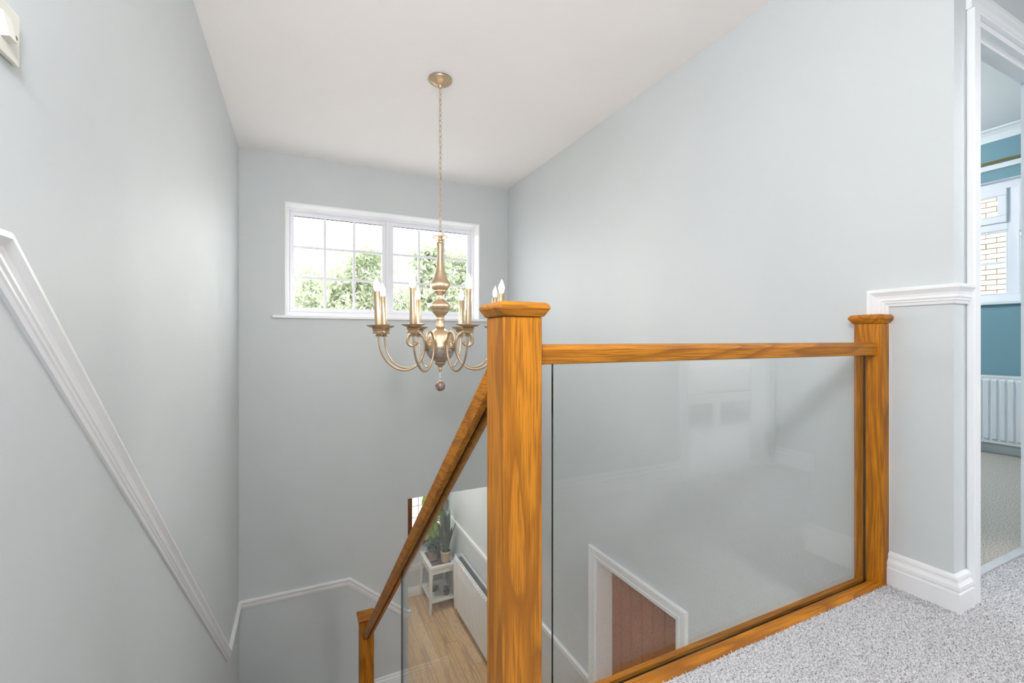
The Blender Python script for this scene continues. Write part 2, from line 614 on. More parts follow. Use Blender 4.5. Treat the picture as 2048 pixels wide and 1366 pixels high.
o.parent = floor
o['kind'] = 'stuff'

# ------------------------------------------------------------------ hall below
HXL = 0.2
m = MB().box(XL, XR, YB, YH, ZH - 0.1, ZH - 0.014)
hall_floor = tag(m.build('floor_hall', M_floor[2]), kind='structure')
pw, pl = 0.145, 1.2
i = 0
x = XL
cache = {}
while x < XR - 0.01:
    x1 = min(x + pw, XR)
    y = YB - (i * 0.47) % pl
    j = 0
    while y < YH:
        y0, y1 = max(y, YB), min(y + pl, YH)
        if y1 - y0 > 0.02 and not (y1 < 3.3 and x1 < 0.4):
            mtl = M_floor[(i * 2 + j * 5 + (i * j) % 3) % 3]
            key = (round(x1 - x, 4), round(y1 - y0, 4), mtl.name)
            if key in cache:
                o = bpy.data.objects.new('plank', cache[key])
                C.objects.link(o)
                o.parent = hall_floor
            else:
                o = MB().box(0, x1 - x - 0.003, 0, y1 - y0 - 0.003, -0.014, 0).build('plank', mtl, hall_floor)
                cache[key] = o.data
            o.location = (x, y0, ZH)
        y += pl
        j += 1
    x += pw
    i += 1
SX0, SX1, SZ0, SZ1 = 1.45, 1.90, -1.98, -0.62   # hall side window
wall('wall_hall_end', 'y', YH, YH + 0.12, HXL - 0.12, XR, ZH, -0.2, [(SX0 - 0.06, SX1, SZ0 - 0.05, SZ1)], M_wall)
wall('wall_hall_left', 'x', HXL - 0.12, HXL, YF + 0.28, YH, ZH, -0.2, [], M_wall)
tag(box('ceiling_hall', HXL - 0.12, XR, YF + 0.28, YH + 0.12, -0.3, -0.2, M_ceil), kind='structure')

# ------------------------------------------------------------------ trim
nY, nX, nMX = (0, -1, 0), (1, 0, 0), (-1, 0, 0)
# dado on left and far wall
Ys, Ye = 1.0, 3.60
o = sweep('trim_1', [(XL, YB, DADO - .012), (XL, Ys, DADO - .012), (XL, Ye, DADO_M), (XL, YF, DADO_M), (0.414, YF, DADO_M),
                     (0.93, YF, DADO_H - 0.035), (0.958, YF, DADO_H - 0.035)],
          [nX, nX, nX, nY, nY, nY], DADO_P, M_trim)
tag(o, kind='structure')
# dado of the landing pier, turning down behind the end newel
o = sweep('trim_2', [(XR, 0.955, 0.0), (XR, 0.955, DADO), (XR, YC, DADO), (2.056, YC, DADO)], [nMX, nMX, nY], DADO_P, M_trim)
tag(o, kind='structure')
# hall dado on right wall
o = sweep('trim_3', [(XR, YH, DADO_H), (XR, DY1 + 0.068, DADO_H)], [nMX], DADO_P, M_trim)
tag(o, kind='structure')
o = sweep('trim_4', [(XR, DY0 - 0.068, DADO_H), (XR, YB, DADO_H)], [nMX], DADO_P, M_trim)
tag(o, kind='structure')
# skirtings
o = sweep('baseboard_right', [(XR, 0.889, 0), (XR, YC, 0), (2.056, YC, 0)], [nMX, nY], SKIRT_P, M_trim)
tag(o, kind='structure')
o = sweep('baseboard_far', [(XL, YF, ZM), (0.93, YF, ZM)], [nY], SKIRT_P, M_trim)
tag(o, kind='structure')
o = sweep('baseboard_hall', [(SX0 - 0.5, YH, ZH), (XR, YH, ZH)], [nY], SKIRT_P, M_trim)
tag(o, kind='structure')
o = sweep('baseboard_hall_right', [(XR, YH, ZH), (XR, DY1 + 0.068, ZH)], [nMX], SKIRT_P, M_trim)
tag(o, kind='structure')
o = sweep('baseboard_back', [(KX0 - 0.068, YB, 0), (XL + 0.001, YB, 0)], [(0, 1, 0)], SKIRT_P, M_trim)
tag(o, kind='structure')
o = sweep('baseboard_end', [(XE, YC, 0), (XE, YB, 0), (KX1 + 0.068, YB, 0)], [nMX, (0, 1, 0)], SKIRT_P, M_trim)
tag(o, kind='structure')
o = sweep('baseboard_door', [(BX1 + 0.068, YC, 0), (XE, YC, 0)], [nY], SKIRT_P, M_trim)
tag(o, kind='structure')

# ------------------------------------------------------------------ stair window
win = tag(empty('window_1', (0, 0, 0)), kind='structure')
FY0, FY1 = YF + 0.165, YF + 0.225
fr = 0.032
m = MB()
m.box(WX0, WX1, FY0, FY1, WZ0, WZ0 + fr + .012).box(WX0, WX1, FY0, FY1, WZ1 - fr, WZ1)
m.box(WX0, WX0 + fr, FY0, FY1, WZ0 + fr + .012, WZ1 - fr).box(WX1 - fr, WX1, FY0, FY1, WZ0 + fr + .012, WZ1 - fr)
m.build('frame', M_upvc, win, bevel=0.004)
mx = 0.776
box('mullion', mx - 0.018, mx + 0.018, FY0 + .001, FY1 - .001, WZ0 + fr + .012, WZ1 - fr, M_upvc, win, bevel=0.004)
def sash(a, b, z0, z1, w, y0, y1, bars_x, bars_z, par, bt=0.021):
    m = MB()
    m.box(a, b, y0, y1, z0, z0 + w).box(a, b, y0, y1, z1 - w, z1)
    m.box(a, a + w, y0, y1, z0 + w, z1 - w).box(b - w, b, y0, y1, z0 + w, z1 - w)
    s = m.build('sash', M_upvc, par, bevel=0.004)
    gy = (y0 + y1) / 2
    box('pane', a + w, b - w, gy - .003, gy + .003, z0 + w, z1 - w, M_pane, s)
    ga, gb, gc, gd = a + w, b - w, z0 + w, z1 - w
    for i in range(1, bars_x):
        c = ga + (gb - ga) * i / bars_x
        box('glazing_bar', c - bt / 2, c + bt / 2, gy - .012, gy + .012, gc, gd, M_upvc, s)
    for i in range(1, bars_z):
        c = gc + (gd - gc) * i / bars_z
        box('glazing_bar', ga, gb, gy - .011, gy + .011, c - bt / 2, c + bt / 2, M_upvc, s)
    # black gasket line under the head
    box('gasket', ga, gb, gy - .007, gy - .0031, gd - .006, gd, M_gasket, s)
    return s
M_gasket = plain('black_gasket', srgb(30, 30, 32), 0.6, noise=0.05)
sz0, sz1 = WZ0 + fr + .012, WZ1 - fr
sash(WX0 + fr, mx - .018, sz0, sz1, 0.036, FY0 + .012, FY1 - .01, 3, 3, win)
sash(mx + .018, WX1 - fr, sz0, sz1, 0.036, FY0 + .012, FY1 - .01, 3, 3, win)
# inner bead along reveal head and side, and the plaster lining
m = MB()
t = 0.012
m.box(WX0, WX1, YF - .002, FY0, WZ1 - t, WZ1).box(WX0, WX0 + t, YF - .002, FY0, WZ0, WZ1 - t).box(WX1 - t, WX1, YF - .002, FY0, WZ0, WZ1 - t)
m.box(WX0, WX1, FY0 - .03, FY0, WZ1 - t - .014, WZ1 - t).box(WX1 - t - .014, WX1 - t, FY0 - .03, FY0, WZ0, WZ1 - t - .014)
m.box(WX0 + t, WX0 + t + .014, FY0 - .03, FY0, WZ0, WZ1 - t - .014)
m.build('reveal_lining', M_trim, win)
box('sill', WX0 - 0.095, WX1 + 0.095, YF - 0.035, YF, WZ0 - 0.022, WZ0 + .003, M_trim, win, bevel=0.006)
box('sill_board', WX0, WX1, YF, FY0, WZ0 - .001, WZ0 + .003, M_trim, win)

# ------------------------------------------------------------------ boarded hall door
d = tag(empty('door_1', (XR, (DY0 + DY1) / 2, ZH)), kind='structure')
d.location = (0, 0, 0)
sweep('architrave', [(XR, DY1, ZH), (XR, DY1, DZ), (XR, DY0, DZ), (XR, DY0, ZH)], [nMX] * 3, ARCH_P, M_trim, d)
m = MB().box(XR - .002, XR + 0.15, DY1 - 0.022, DY1, ZH, DZ).box(XR - .002, XR + 0.15, DY0, DY0 + .022, ZH, DZ)
m.box(XR - .002, XR + 0.15, DY0 + .022, DY1 - .022, DZ - .022, DZ)
m.build('lining', M_trim, d)
ys = np.linspace(DY0 + .024, DY1 - .024, 8)
for a, b in zip(ys[:-1], ys[1:]):
    o = box('board', XR + 0.125, XR + 0.145, a + .0015, b - .0015, ZH + .006, DZ - .024, M_boarddoor, d, bevel=0.006, seg=1)

# ------------------------------------------------------------------ bedroom doorway
d = tag(empty('door_2'), kind='structure')
sweep('architrave', [(BX0 - .044, YC, BZ + .004), (BX1 + .004, YC, BZ + .004), (BX1 + .004, YC, 0)], [nY] * 2, ARCH_P, M_trim, d)
box('architrave', BX0 - .044, BX0 + .004, YC - .022, YC, 0, BZ + .0035, M_trim, d, bevel=.004)
m = MB().box(BX0 - .0, BX0 + .02, YC - .0, YC + TW, 0, BZ).box(BX1 - .02, BX1, YC, YC + TW, 0, BZ)
m.box(BX0 + .02, BX1 - .02, YC, YC + TW, BZ - .02, BZ)
m.build('lining', M_trim, d)
m = MB().box(BX0 + .02, BX0 + .032, YC + .03, YC + .06, 0, BZ - .02).box(BX1 - .032, BX1 - .02, YC + .03, YC + .06, 0, BZ - .02)
m.box(BX0 + .032, BX1 - .032, YC + .03, YC + .06, BZ - .032, BZ - .02)
m.build('door_stop', M_trim, d)
box('threshold_strip', BX0 + .032, BX1 - .032, 0.765, 0.795, -.01, .008, M_strip, d, bevel=.003)

# doorway behind the camera
d = tag(empty('door_3'), kind='structure')
sweep('architrave', [(KX1, YB, 0), (KX1, YB, 2.02), (KX0, YB, 2.02), (KX0, YB, 0)], [(0, 1, 0)] * 3, ARCH_P, M_trim, d)
m = MB().box(KX0, KX0 + .02, YB - .12, YB, 0, 2.02).box(KX1 - .02, KX1, YB - .12, YB, 0, 2.02)
m.box(KX0 + .02, KX1 - .02, YB - .12, YB, 2.0, 2.02)
m.build('lining', M_trim, d)

# ------------------------------------------------------------------ front bedroom (through the doorway on the right)
RX, RYA, RYB, RZ = 5.0, YC + TW, 4.0, 2.56
tag(MB().box(BX0, RX, 0.795, RYB, -.25, 0.0).build('floor_bedroom', M_carpet_bed), kind='structure')
QY0, QY1, QZ0, QZ1 = 1.02, 2.70, 1.20, 2.16
wall('wall_bedroom_window', 'x', RX, RX + .25, RYA, RYB, -.25, RZ + .12, [(QY0, QY1, QZ0, QZ1)], M_teal)
wall('wall_bedroom_far', 'y', RYB, RYB + .12, XR + .13, RX + .25, -.25, RZ + .12, [], M_teal)
wall('wall_bedroom_left', 'x', XR + .13, XR + .145, RYA, RYB, 0.0, RZ, [], M_teal)
wall('wall_bedroom_near', 'y', RYA, RYA + .012, BX1 + .07, RX, 0.0, RZ, [], M_teal)
wall('wall_bedroom_front', 'y', YC, RYA, XE + .12, RX + .25, -.25, RZ + .12, [], M_teal)
tag(box('ceiling_bedroom', XR + .13, RX, RYA, RYB, RZ, RZ + .12, M_ceil), kind='structure')
CV = [(0, 0), (0, -.085), (.008, -.085), (.012, -.07), (.03, -.04), (.055, -.018), (.075, -.012), (.08, -.004), (.08, 0)]
o = sweep('trim_5', [(RX, RYB, RZ), (RX, RYA, RZ)], [nMX], CV, M_trim)
tag(o, kind='structure')
o = sweep('baseboard_bedroom', [(RX, RYB, 0), (RX, RYA, 0)], [nMX], SKIRT_P, M_trim)
tag(o, kind='structure')
w2 = tag(empty('window_2'), kind='structure')
GX0, GX1 = RX + .07, RX + .13
def xbox(name, y0, y1, z0, z1, x0, x1, mat, par, bevel=.004):
    return box(name, x0, x1, y0, y1, z0, z1, mat, par, bevel=bevel)
m = MB()
f = .06
m.box(GX0, GX1, QY0, QY1, QZ0, QZ0 + f).box(GX0, GX1, QY0, QY1, QZ1 - f, QZ1)
m.box(GX0, GX1, QY0, QY0 + f, QZ0 + f, QZ1 - f).box(GX0, GX1, QY1 - f, QY1, QZ0 + f, QZ1 - f)
m.build('frame', M_upvc, w2, bevel=.004)
ML = 1.475    # mullion between casement and centre light
ML2 = 2.20
for c in (ML, ML2):
    xbox('mullion', c - .03, c + .03, QZ0 + f, QZ1 - f, GX0 + .001, GX1 - .001, M_upvc, w2)
TZ = 1.80
xbox('transom', ML + .03, ML2 - .03, TZ - .03, TZ + .03, GX0 + .001, GX1 - .001, M_upvc, w2)
def xsash(y0, y1, z0, z1, w, x0, x1, nz, par, prnt_bars=True):
    m = MB().box(x0, x1, y0, y1, z0, z0 + w).box(x0, x1, y0, y1, z1 - w, z1)
    m.box(x0, x1, y0, y0 + w, z0 + w, z1 - w).box(x0, x1, y1 - w, y1, z0 + w, z1 - w)
    s = m.build('sash', M_upvc, par, bevel=.005)
    gx = (x0 + x1) / 2
    box('pane', gx - .003, gx + .003, y0 + w, y1 - w, z0 + w, z1 - w, M_pane, s)
    for i in range(1, nz):
        c = z0 + w + (z1 - z0 - 2 * w) * i / nz
        box('glazing_bar', gx - .01, gx + .01, y0 + w, y1 - w, c - .009, c + .009, M_upvc, s)
    return s
xsash(ML + .03, ML2 - .03, TZ + .03, QZ1 - f, .055, GX0 - .02, GX1 - .02, 1, w2)
xsash(ML + .03, ML2 - .03, QZ0 + f, TZ - .03, .014, GX0 + .005, GX1 - .02, 2, w2)
cs = xsash(QY0 + f, ML - .03, QZ0 + f, QZ1 - f, .06, GX0 - .02, GX1 - .02, 2, w2)
xsash(ML2 + .03, QY1 - f, QZ0 + f, QZ1 - f, .06, GX0 - .02, GX1 - .02, 2, w2)
hx = GX0 - .02
m = MB().box(hx - .012, hx, ML - .066, ML - .046, 1.66, 1.75)
m.build('handle_plate', M_chrome, cs, bevel=.003)
tube('handle', spline([(hx - .01, ML - .056, 1.735), (hx - .035, ML - .056, 1.735), (hx - .043, ML - .06, 1.72), (hx - .043, ML - .064, 1.66), (hx - .04, ML - .064, 1.61)], 4),
     .008, M_chrome, cs, 8)
xbox('sill', QY0 - .04, QY1 + .04, QZ0 - .025, QZ0 + .002, RX - .03, GX0, M_trim, w2)
m = MB().box(RX - .001, GX0, QY0, QY1, QZ1 - .004, QZ1)
m.build('reveal_lining', M_trim, w2)
# white head batten above the window with the brass rail over it
o = box('curtain_batten', RX - .03, RX - .0005, 0.95, 2.78, 2.245, 2.285, M_trim, bevel=.003)
tag(o, 'white painted batten above the bedroom window', 'batten')
cp = tag(empty('curtain_rail', (RX - .045, 1.85, 2.30)), 'thin brass curtain rail over the bedroom window', 'curtain rail')
tube('rail', [(0, -.92, 0), (0, .92, 0)], .009, M_brass, cp, 10)
for yy in (-.8, .8):
    box('bracket', -.004, .045, yy - .008, yy + .008, -.006, .006, M_brass, cp)
for yy in (-.93, .93):
    v, f_ = lathe_geo([(0.001, -.014), (.012, -.008), (.015, 0), (.012, .008), (.001, .014)], 12, (0, yy, 0))
    mk('finial', v, f_, M_brass, cp, True)

def radiator(name, label, length, h, gap, nfl):
    """stands along local y from 0 to length, wall at local x = 0, room on -x, z from 0 to h"""
    r = tag(empty(name), label, 'radiator')
    pr = .013
    pts = []
    step = length / nfl
    m = MB()
    xs = -gap
    # fluted front panel: profile along y swept in z, with flat rims
    prof = []
    for i in range(nfl):
        y0 = i * step
        prof += [(y0, 0), (y0 + step * .3, 0), (y0 + step * .42, -pr), (y0 + step * .88, -pr)]
    prof.append((length, 0))
    zt, zb = h - .035, .035
    v, f = [], []
    for (y, dx) in prof:
        v += [(xs + .0, y, 0), (xs + .0, y, zb - .012), (xs + dx, y, zb), (xs + dx, y, zt), (xs, y, zt + .012), (xs, y, h)]
    for i in range(len(prof) - 1):
        for k in range(5):
            f.append((i * 6 + k, (i + 1) * 6 + k, (i + 1) * 6 + k + 1, i * 6 + k + 1))
    o = mk('front_panel', v, f, M_rad, r)
    so = o.modifiers.new('thick', 'SOLIDIFY'); so.thickness = .01; so.offset = 0
    box('back_panel', -.035, -.025, .0, length, .0, h, M_rad, r, bevel=.003)
    m = MB()
    y = .03
    while y < length - .03:
        m.box(-gap + .008, -.036, y, y + .002, .03, h - .02)
        y += .03
    m.build('convector_fins', M_dark, r)
    box('side_cover', -gap, -.025, -.004, -.001, .0, h, M_rad, r)
    box('side_cover', -gap, -.025, length + .001, length + .004, .0, h, M_rad, r)
    for q in (.2, .8):
        box('wall_bracket', -.025, -.001, length * q, length * q + .03, .1, h - .1, M_rad, r)
    return r

r1 = radiator('radiator', 'long white fluted radiator on the hall wall below the stairs', 1.25, .68, .115, 21)
r1.location = (XR, 4.38, ZH + .13)
r2 = radiator('radiator', 'white fluted radiator under the bedroom window', 1.5, .52, .10, 33)
r2.location = (RX, 0.95, .09)
box('top_rim', -.108, -.022, 0, 1.5, .508, .526, M_rad, r2, bevel=.004)

# ------------------------------------------------------------------ bedroom behind (seen as a reflection in the glass)
tag(MB().box(1.9, 6.0, -4.0, YB - .12, -.25, 0.0).box(KX0 + .02, KX1 - .02, YB - .12, YB, -.25, -.001).build('floor_back_bedroom', M_carpet), kind='structure')
wall('wall_back_bedroom_window', 'y', -4.2, -4.0, 1.78, 6.12, -.25, ZC + .12, [(2.4, 4.8, .9, 2.2)], M_wall)
wall('wall_back_bedroom_left', 'x', 1.78, 1.9, -4.0, YB - .12, -.25, ZC + .12, [], M_wall)
wall('wall_back_bedroom_right', 'x', 6.0, 6.12, -4.0, YB - .12, -.25, ZC + .12, [], M_wall)
wall('wall_back_bedroom_front', 'y', YB - .12, YB, XE + .12, 6.12, -.25, ZC + .12, [], M_wall)
tag(box('ceiling_back_bedroom', 1.9, 6.0, -4.0, YB - .12, ZC, ZC + .12, M_ceil), kind='structure')
w3 = tag(empty('window_3'), kind='structure')
m = MB().box(2.4, 4.8, -4.12, -4.06, .9, .96).box(2.4, 4.8, -4.12, -4.06, 2.14, 2.2)
for c in (2.43, 3.2, 4.0, 4.77):
    m.box(c - .03, c + .03, -4.12, -4.06, .96, 2.14)
m.build('frame', M_upvc, w3)
bed = tag(empty('bed', (4.2, -2.2, 0)), 'white bed with a textured bedspread in the room behind the landing', 'bed')
m = MB().box(-1.05, 1.05, .76, .8, .24, .34).box(-1.05, 1.05, -.8, -.76, .24, .34).box(-1.05, -1.01, -.76, .76, .24, .34).box(1.01, 1.05, -.76, .76, .24, .34)
m.build('frame', M_bedframe, bed)
for sx in (-1.02, -.25, 1.02):
    for sy in (-.77, .77):
        box('leg', sx - .025, sx + .025, sy - .025, sy + .025, 0, .24, M_bedframe, bed)
box('mattress', -1.0, 1.0, -.75, .75, .30, .55, M_bed, bed, bevel=.05, seg=3)
box('bedspread', -1.04, 1.04, -.84, .84, .35, .64, M_bed, bed, bevel=.06, seg=3)

# ------------------------------------------------------------------ staircase
st = tag(empty('staircase', (0, 0, 0)), 'grey carpeted stair flight with white strings going down to a half landing', 'staircase')
NR = 11
rise = -ZM / NR
Y0s, Y1s = 0.93, 3.42
going = (Y1s - Y0s) / (NR - 1)
box('riser', XL + .03, .42, Y0s - .022, Y0s, -rise, -.002, M_carpet_step, st)
for i in range(NR - 1):
    z = -(i + 1) * rise
    ya = Y0s + i * going
    box('tread', XL + .03, .42, ya - .02, ya + going + .018, z - .03, z, M_carpet_step, st, bevel=.008)
    box('riser', XL + .03, .42, ya + going - .02, ya + going, z - rise, z - .031, M_carpet_step, st)
sl = -rise / going
def slope_board(name, x0, x1, y0, y1, ztop, zbot, mat):
    v = []
    for x in (x0, x1):
        for y in (y0, y1):
            zz = (y - Y0s) * sl
            v += [(x, y, zz + ztop), (x, y, zz + zbot)]
    f = [(0, 1, 3, 2), (4, 6, 7, 5), (0, 2, 6, 4), (1, 5, 7, 3), (0, 4, 5, 1), (2, 3, 7, 6)]
    return mk(name, v, f, mat, st)
slope_board('wall_string', XL + .001, XL + .029, Y0s + .02, Y1s, .06, -.24, M_trim)
slope_board('outer_string', .421, .483, .99, 3.414, .06, -.28, M_trim)
box('half_landing', XL + .001, .93, Y1s + .004, YF - .001, ZM - .03, ZM, M_carpet_step, st)
box('lower_riser', .905, .93, Y1s + .004, YF - .001, ZM - .2, ZM - .031, M_trim, st)
box('lower_tread', .931, 1.19, Y1s + .004, YF - .001, ZM - .235, ZM - .205, M_carpet_step, st, bevel=.008)
box('lower_riser', 1.16, 1.18, Y1s + .004, YF - .001, ZH + .001, ZM - .236, M_trim, st)
v = []
for x in (.435, .468):
    v += [(x, 1.0, ZH), (x, 3.41, ZH), (x, 3.41, (3.41 - Y0s) * sl - .281), (x, 1.0, (1.0 - Y0s) * sl - .281)]
o = mk('wall_understair', v, [(0, 1, 2, 3), (7, 6, 5, 4), (0, 4, 5, 1), (1, 5, 6, 2), (2, 6, 7, 3), (3, 7, 4, 0)], M_wall)
tag(o, kind='structure')
tag(box('wall_half_landing', .87, .90, Y1s, YF - .001, ZH, ZM - .031, M_wall), kind='structure')

# ------------------------------------------------------------------ balustrades
RAIL_P = []
for (a, b) in [(-.021, -.024), (-.026, -.022), (-.028, -.014), (-.031, .004), (-.0325, .010), (-.031, .016), (-.024, .020), (-.010, .023), (0, .0235)]:
    RAIL_P.append((a, b))
RAIL_P = [(-.006, -.014), (-.006, -.024)] + RAIL_P + [(-a, b) for a, b in RAIL_P[-2::-1]] + [(.006, -.024), (.006, -.014)]
RAIL_P = [(a, b - .0235) for a, b in RAIL_P]      # top at 0

def newel(par, cx, cy, z0, zt, name='newel_post', half=None):
    h = .0488
    x1 = cx + h if half is None else half
    z_cap0 = zt - .036
    p = box(name, cx - h, x1, cy - h, cy + h, z0, z_cap0, M_oak_z, par, bevel=.004)
    # cap: undercut below, small vertical edge, shallow pyramid
    rows = [(h + .003, z_cap0), (h + .014, zt - .018), (h + .014, zt - .012), (h + .007, zt - .004), (h * .35, zt)]
    v, f = [], []
    for e, z in rows:
        xr = (cx + e) if half is None else half
        v += [(cx - e, cy - e, z), (xr, cy - e, z), (xr, cy + e, z), (cx - e, cy + e, z)]
    for j in range(len(rows) - 1):
        for i in range(4):
            k = (i + 1) % 4
            f.append((j * 4 + i, j * 4 + k, (j + 1) * 4 + k, (j + 1) * 4 + i))
    f.append((3, 2, 1, 0))
    k = (len(rows) - 1) * 4
    f.append((k, k + 1, k + 2, k + 3))
    c = mk('cap', v, f, M_oak_x, p)
    soften(c, .002, 2)
    return p

def glass_panel(name, quad, nrm, th, par, gm=None):
    """quad: 4 corners of one face; extruded by th along nrm; faces clear, edges dark green"""
    q = [Vector(p) for p in quad]
    nv = Vector(nrm) * th
    v = q + [p + nv for p in q]
    f = [(0, 1, 2, 3), (7, 6, 5, 4)] + [(i, i + 4, (i + 1) % 4 + 4, (i + 1) % 4) for i in range(4)]
    return mk(name, v, f, None, par, mats=[gm or M_glass, M_edge], mi=[0, 0, 1, 1, 1, 1])

NX, NY = 0.4522, 0.938
ZRAIL = 0.888
lb = tag(empty('landing_balustrade', (0, 0, 0)), 'oak balustrade with a wide clear glass panel edging the carpeted landing', 'balustrade')
newel(lb, NX, NY, -.35, .987)
newel(lb, 1.927 + .0488, NY, -.02, .995, half=XR - .002)
lb.children[-1]['label'] = 'half newel post fixed against the wall'
sweep('handrail', [(NX + .045, NY, ZRAIL), (1.929, NY, ZRAIL)], [(0, -1, 0)], RAIL_P, M_oak_x, lb)
BP = [(-.030, -.03), (-.030, .0), (-.026, .004), (-.008, .005), (-.006, -.006), (.006, -.006), (.008, .005), (.032, .004), (.045, -.003), (.048, -.012), (.048, -.03)]
sweep('base_rail', [(NX + .047, NY - .002, -.001), (1.928, NY - .002, -.001)], [(0, -1, 0)], BP, M_oak_x, lb)
gy = NY - .004
glass_panel('glass_panel', [(.556, gy, -.004), (1.902, gy, -.004), (1.902, gy, ZRAIL - .039), (.556, gy, ZRAIL - .039)], (0, 1, 0), .008, lb)

sb = tag(empty('stair_balustrade', (0, 0, 0)), 'sloping oak handrail with glass panel running down to the lower newel', 'balustrade')
NY3 = 3.415 + .0488
newel(sb, NX, NY3, ZM, -1.135)
RS = -.870
def rz(y):
    return .411 + (y - 1.52) * RS
ta = math.atan(-RS)
sweep('handrail', [(NX, .975, rz(.975)), (NX, 3.425, rz(3.425))], [(1, 0, 0)], RAIL_P, M_oak_y, sb, end0=(0, 1, 0), end1=(0, 1, 0))
ga, gb = 1.03, 2.187
dz = .039 / math.cos(ta)
gx = NX - .005
def sl_z(y):
    return (y - Y0s) * sl + .062
glass_panel('glass_panel', [(gx, ga, sl_z(ga)), (gx, gb, sl_z(gb)), (gx, gb, rz(gb) - dz), (gx, ga, rz(ga) - dz)], (1, 0, 0), .010, sb, M_glass2)
slope_cap = slope_board('string_capping', .415, .489, .99, 3.413, .085, .0605, M_oak_y)
slope_cap.parent = sb

# ------------------------------------------------------------------ chandelier
CX, CY = 0.768, 2.612
ch = tag(empty('chandelier', (CX, CY, ZC)), 'champagne gold eight arm candle chandelier hanging on a long chain', 'chandelier')
def cz(z):
    return z - ZC
def clathe(name, prof, mat, n=36, par=ch, sub=1):
    if sub > 1:
        prof = [(max(p.x, .0005), p.y) for p in spline([(r, z, 0) for r, z in prof], sub)]
    return lathe(name, [(r, cz(z)) for r, z in prof], mat, par, n)
clathe('ceiling_rose', [(.02, 2.463), (.066, 2.463), (.070, 2.458), (.068, 2.450), (.060, 2.446), (.056, 2.440), (.030, 2.428), (.014, 2.424),
                        (.012, 2.412), (.008, 2.408)], M_gold)
ztop, zbot = 2.405, 1.545
nl = 27
pitch = (ztop - zbot) / nl
lm = None
for i in range(nl):
    zc = ztop - pitch * (i + .5)
    if lm is None:
        pts = []
        for k in range(20):
            a = 2 * math.pi * k / 20
            x = .0078 * math.cos(a)
            z = .0125 * (1 if math.sin(a) > 0 else -1) * min(1, abs(math.sin(a)) * 1.15) + .0065 * math.sin(a)
            pts.append((x, 0, z))
        o = tube('chain_link', pts, .0021, M_gold, ch, 7, closed=True)
        lm = o.data
    else:
        o = bpy.data.objects.new('chain_link', lm)
        C.objects.link(o)
        o.parent = ch
    o.location = (0, 0, cz(zc))
    o.rotation_euler = (0, 0, (i % 2) * math.pi / 2 + .5 + random.uniform(-.2, .2))
pts = [(.011 * math.cos(a), 0, cz(1.538) + .014 * math.sin(a)) for a in [2 * math.pi * k / 16 for k in range(16)]]
tube('top_loop', pts, .003, M_gold, ch, 8, closed=True)
def P(y, r):
    return (r * .000769, 1.587 - y * .000769)
body = [P(82, 2), P(84, 14), P(88, 30), P(91, 56), P(95, 61), P(100, 58), P(108, 30), P(114, 20), P(126, 22), P(130, 25), P(136, 22), P(150, 29), P(165, 27),
        P(200, 25), P(250, 25), P(300, 28), P(340, 33), P(380, 42), P(410, 52), P(432, 62), P(436, 65), P(448, 73), P(465, 79), P(485, 75),
        P(500, 66), P(512, 54), P(518, 53), P(524, 50), P(528, 47), P(540, 30), P(552, 23), P(568, 23), P(574, 26), P(580, 27), P(588, 40), P(600, 58),
        P(615, 73), P(632, 80), P(650, 76), P(664, 68), P(668, 66), P(684, 60), P(700, 44), P(715, 31), P(728, 28), P(732, 30), P(742, 30), P(746, 28), P(770, 31),
        P(795, 36), P(802, 33), P(808, 26)]
clathe('stem', body, M_gold, 40, sub=3)
up = [P(806, 25), P(815, 42), P(830, 64), P(850, 83), P(875, 98), P(900, 108), P(925, 114), P(936, 116), P(938, 119), P(960, 119), P(962, 114), P(963, 4)]
clathe('upper_bowl', up, M_gold, 40, sub=2)
lo = [P(963.5, 4), P(964, 112)] + [P(962 + 112 * math.sin(a), 113 * math.cos(a)) for a in [math.radians(k) for k in range(8, 72, 8)]] + [P(1072, 35), P(1073, 4)]
clathe('glass_bowl', lo, M_mercury, 40)
fi = [P(1070, 4), P(1070, 44), P(1076, 47), P(1082, 44), P(1092, 34), P(1104, 20), P(1112, 14), P(1116, 13), P(1120, 15), P(1128, 15), P(1131, 11), P(1136, 13), P(1143, 11), P(1147, 3)]
clathe('finial', fi, M_gold, 24)
tube('bead_wire', [(0, 0, cz(P(1146, 0)[1])), (0, 0, cz(P(1226, 0)[1]))], .0012, M_gold, ch, 6)
for y, r in ((1158, 8), (1172, 10), (1190, 12), (1208, 8)):
    z0 = P(y, 0)[1]
    clathe('crystal_bead', [(.0006, z0 + r * .000769), (r * .0006, z0 + r * .00045), (r * .000769, z0), (r * .0006, z0 - r * .00045), (.0006, z0 - r * .000769)], M_bead, 10)
zb = P(1260, 0)[1]
clathe('ball_collar', [(.004, zb + .037), (.010, zb + .034), (.011, zb + .028), (.008, zb + .026)], M_gold, 16)
R = .031
clathe('crystal_ball', [(max(.0008, R * math.cos(a)), zb + R * math.sin(a)) for a in [math.radians(k) for k in range(90, -91, -18)]], M_crystal, 14)

arm_rz = spline([(.153, .888), (.150, .878), (.160, .866), (.180, .860), (.200, .872), (.207, .895), (.198, .922), (.175, .941), (.147, .944), (.122, .928),
                 (.103, .895), (.0975, .862), (.103, .822), (.125, .775), (.162, .738), (.210, .722), (.265, .732), (.318, .770), (.352, .825), (.366, .885), (.368, .925)], 4)
av, af = tube_geo([(p.x, 0, cz(p.y)) for p in arm_rz], .0062, 8)
arm_me = bob_me = can_me = bulb_me = None
AR = .368
zb0 = cz(.925)
bob_p = [(.004, -.010), (.016, -.010), (.018, -.004), (.014, .002), (.016, .006), (.032, .008), (.034, .014), (.029, .020), (.033, .030), (.036, .034), (.030, .038),
         (.034, .040), (.052, .046), (.062, .052), (.063, .056), (.055, .055), (.030, .050), (.004, .050)]
can_p = [(.004, .050), (.0185, .050), (.0182, .240), (.016, .243), (.004, .243)]
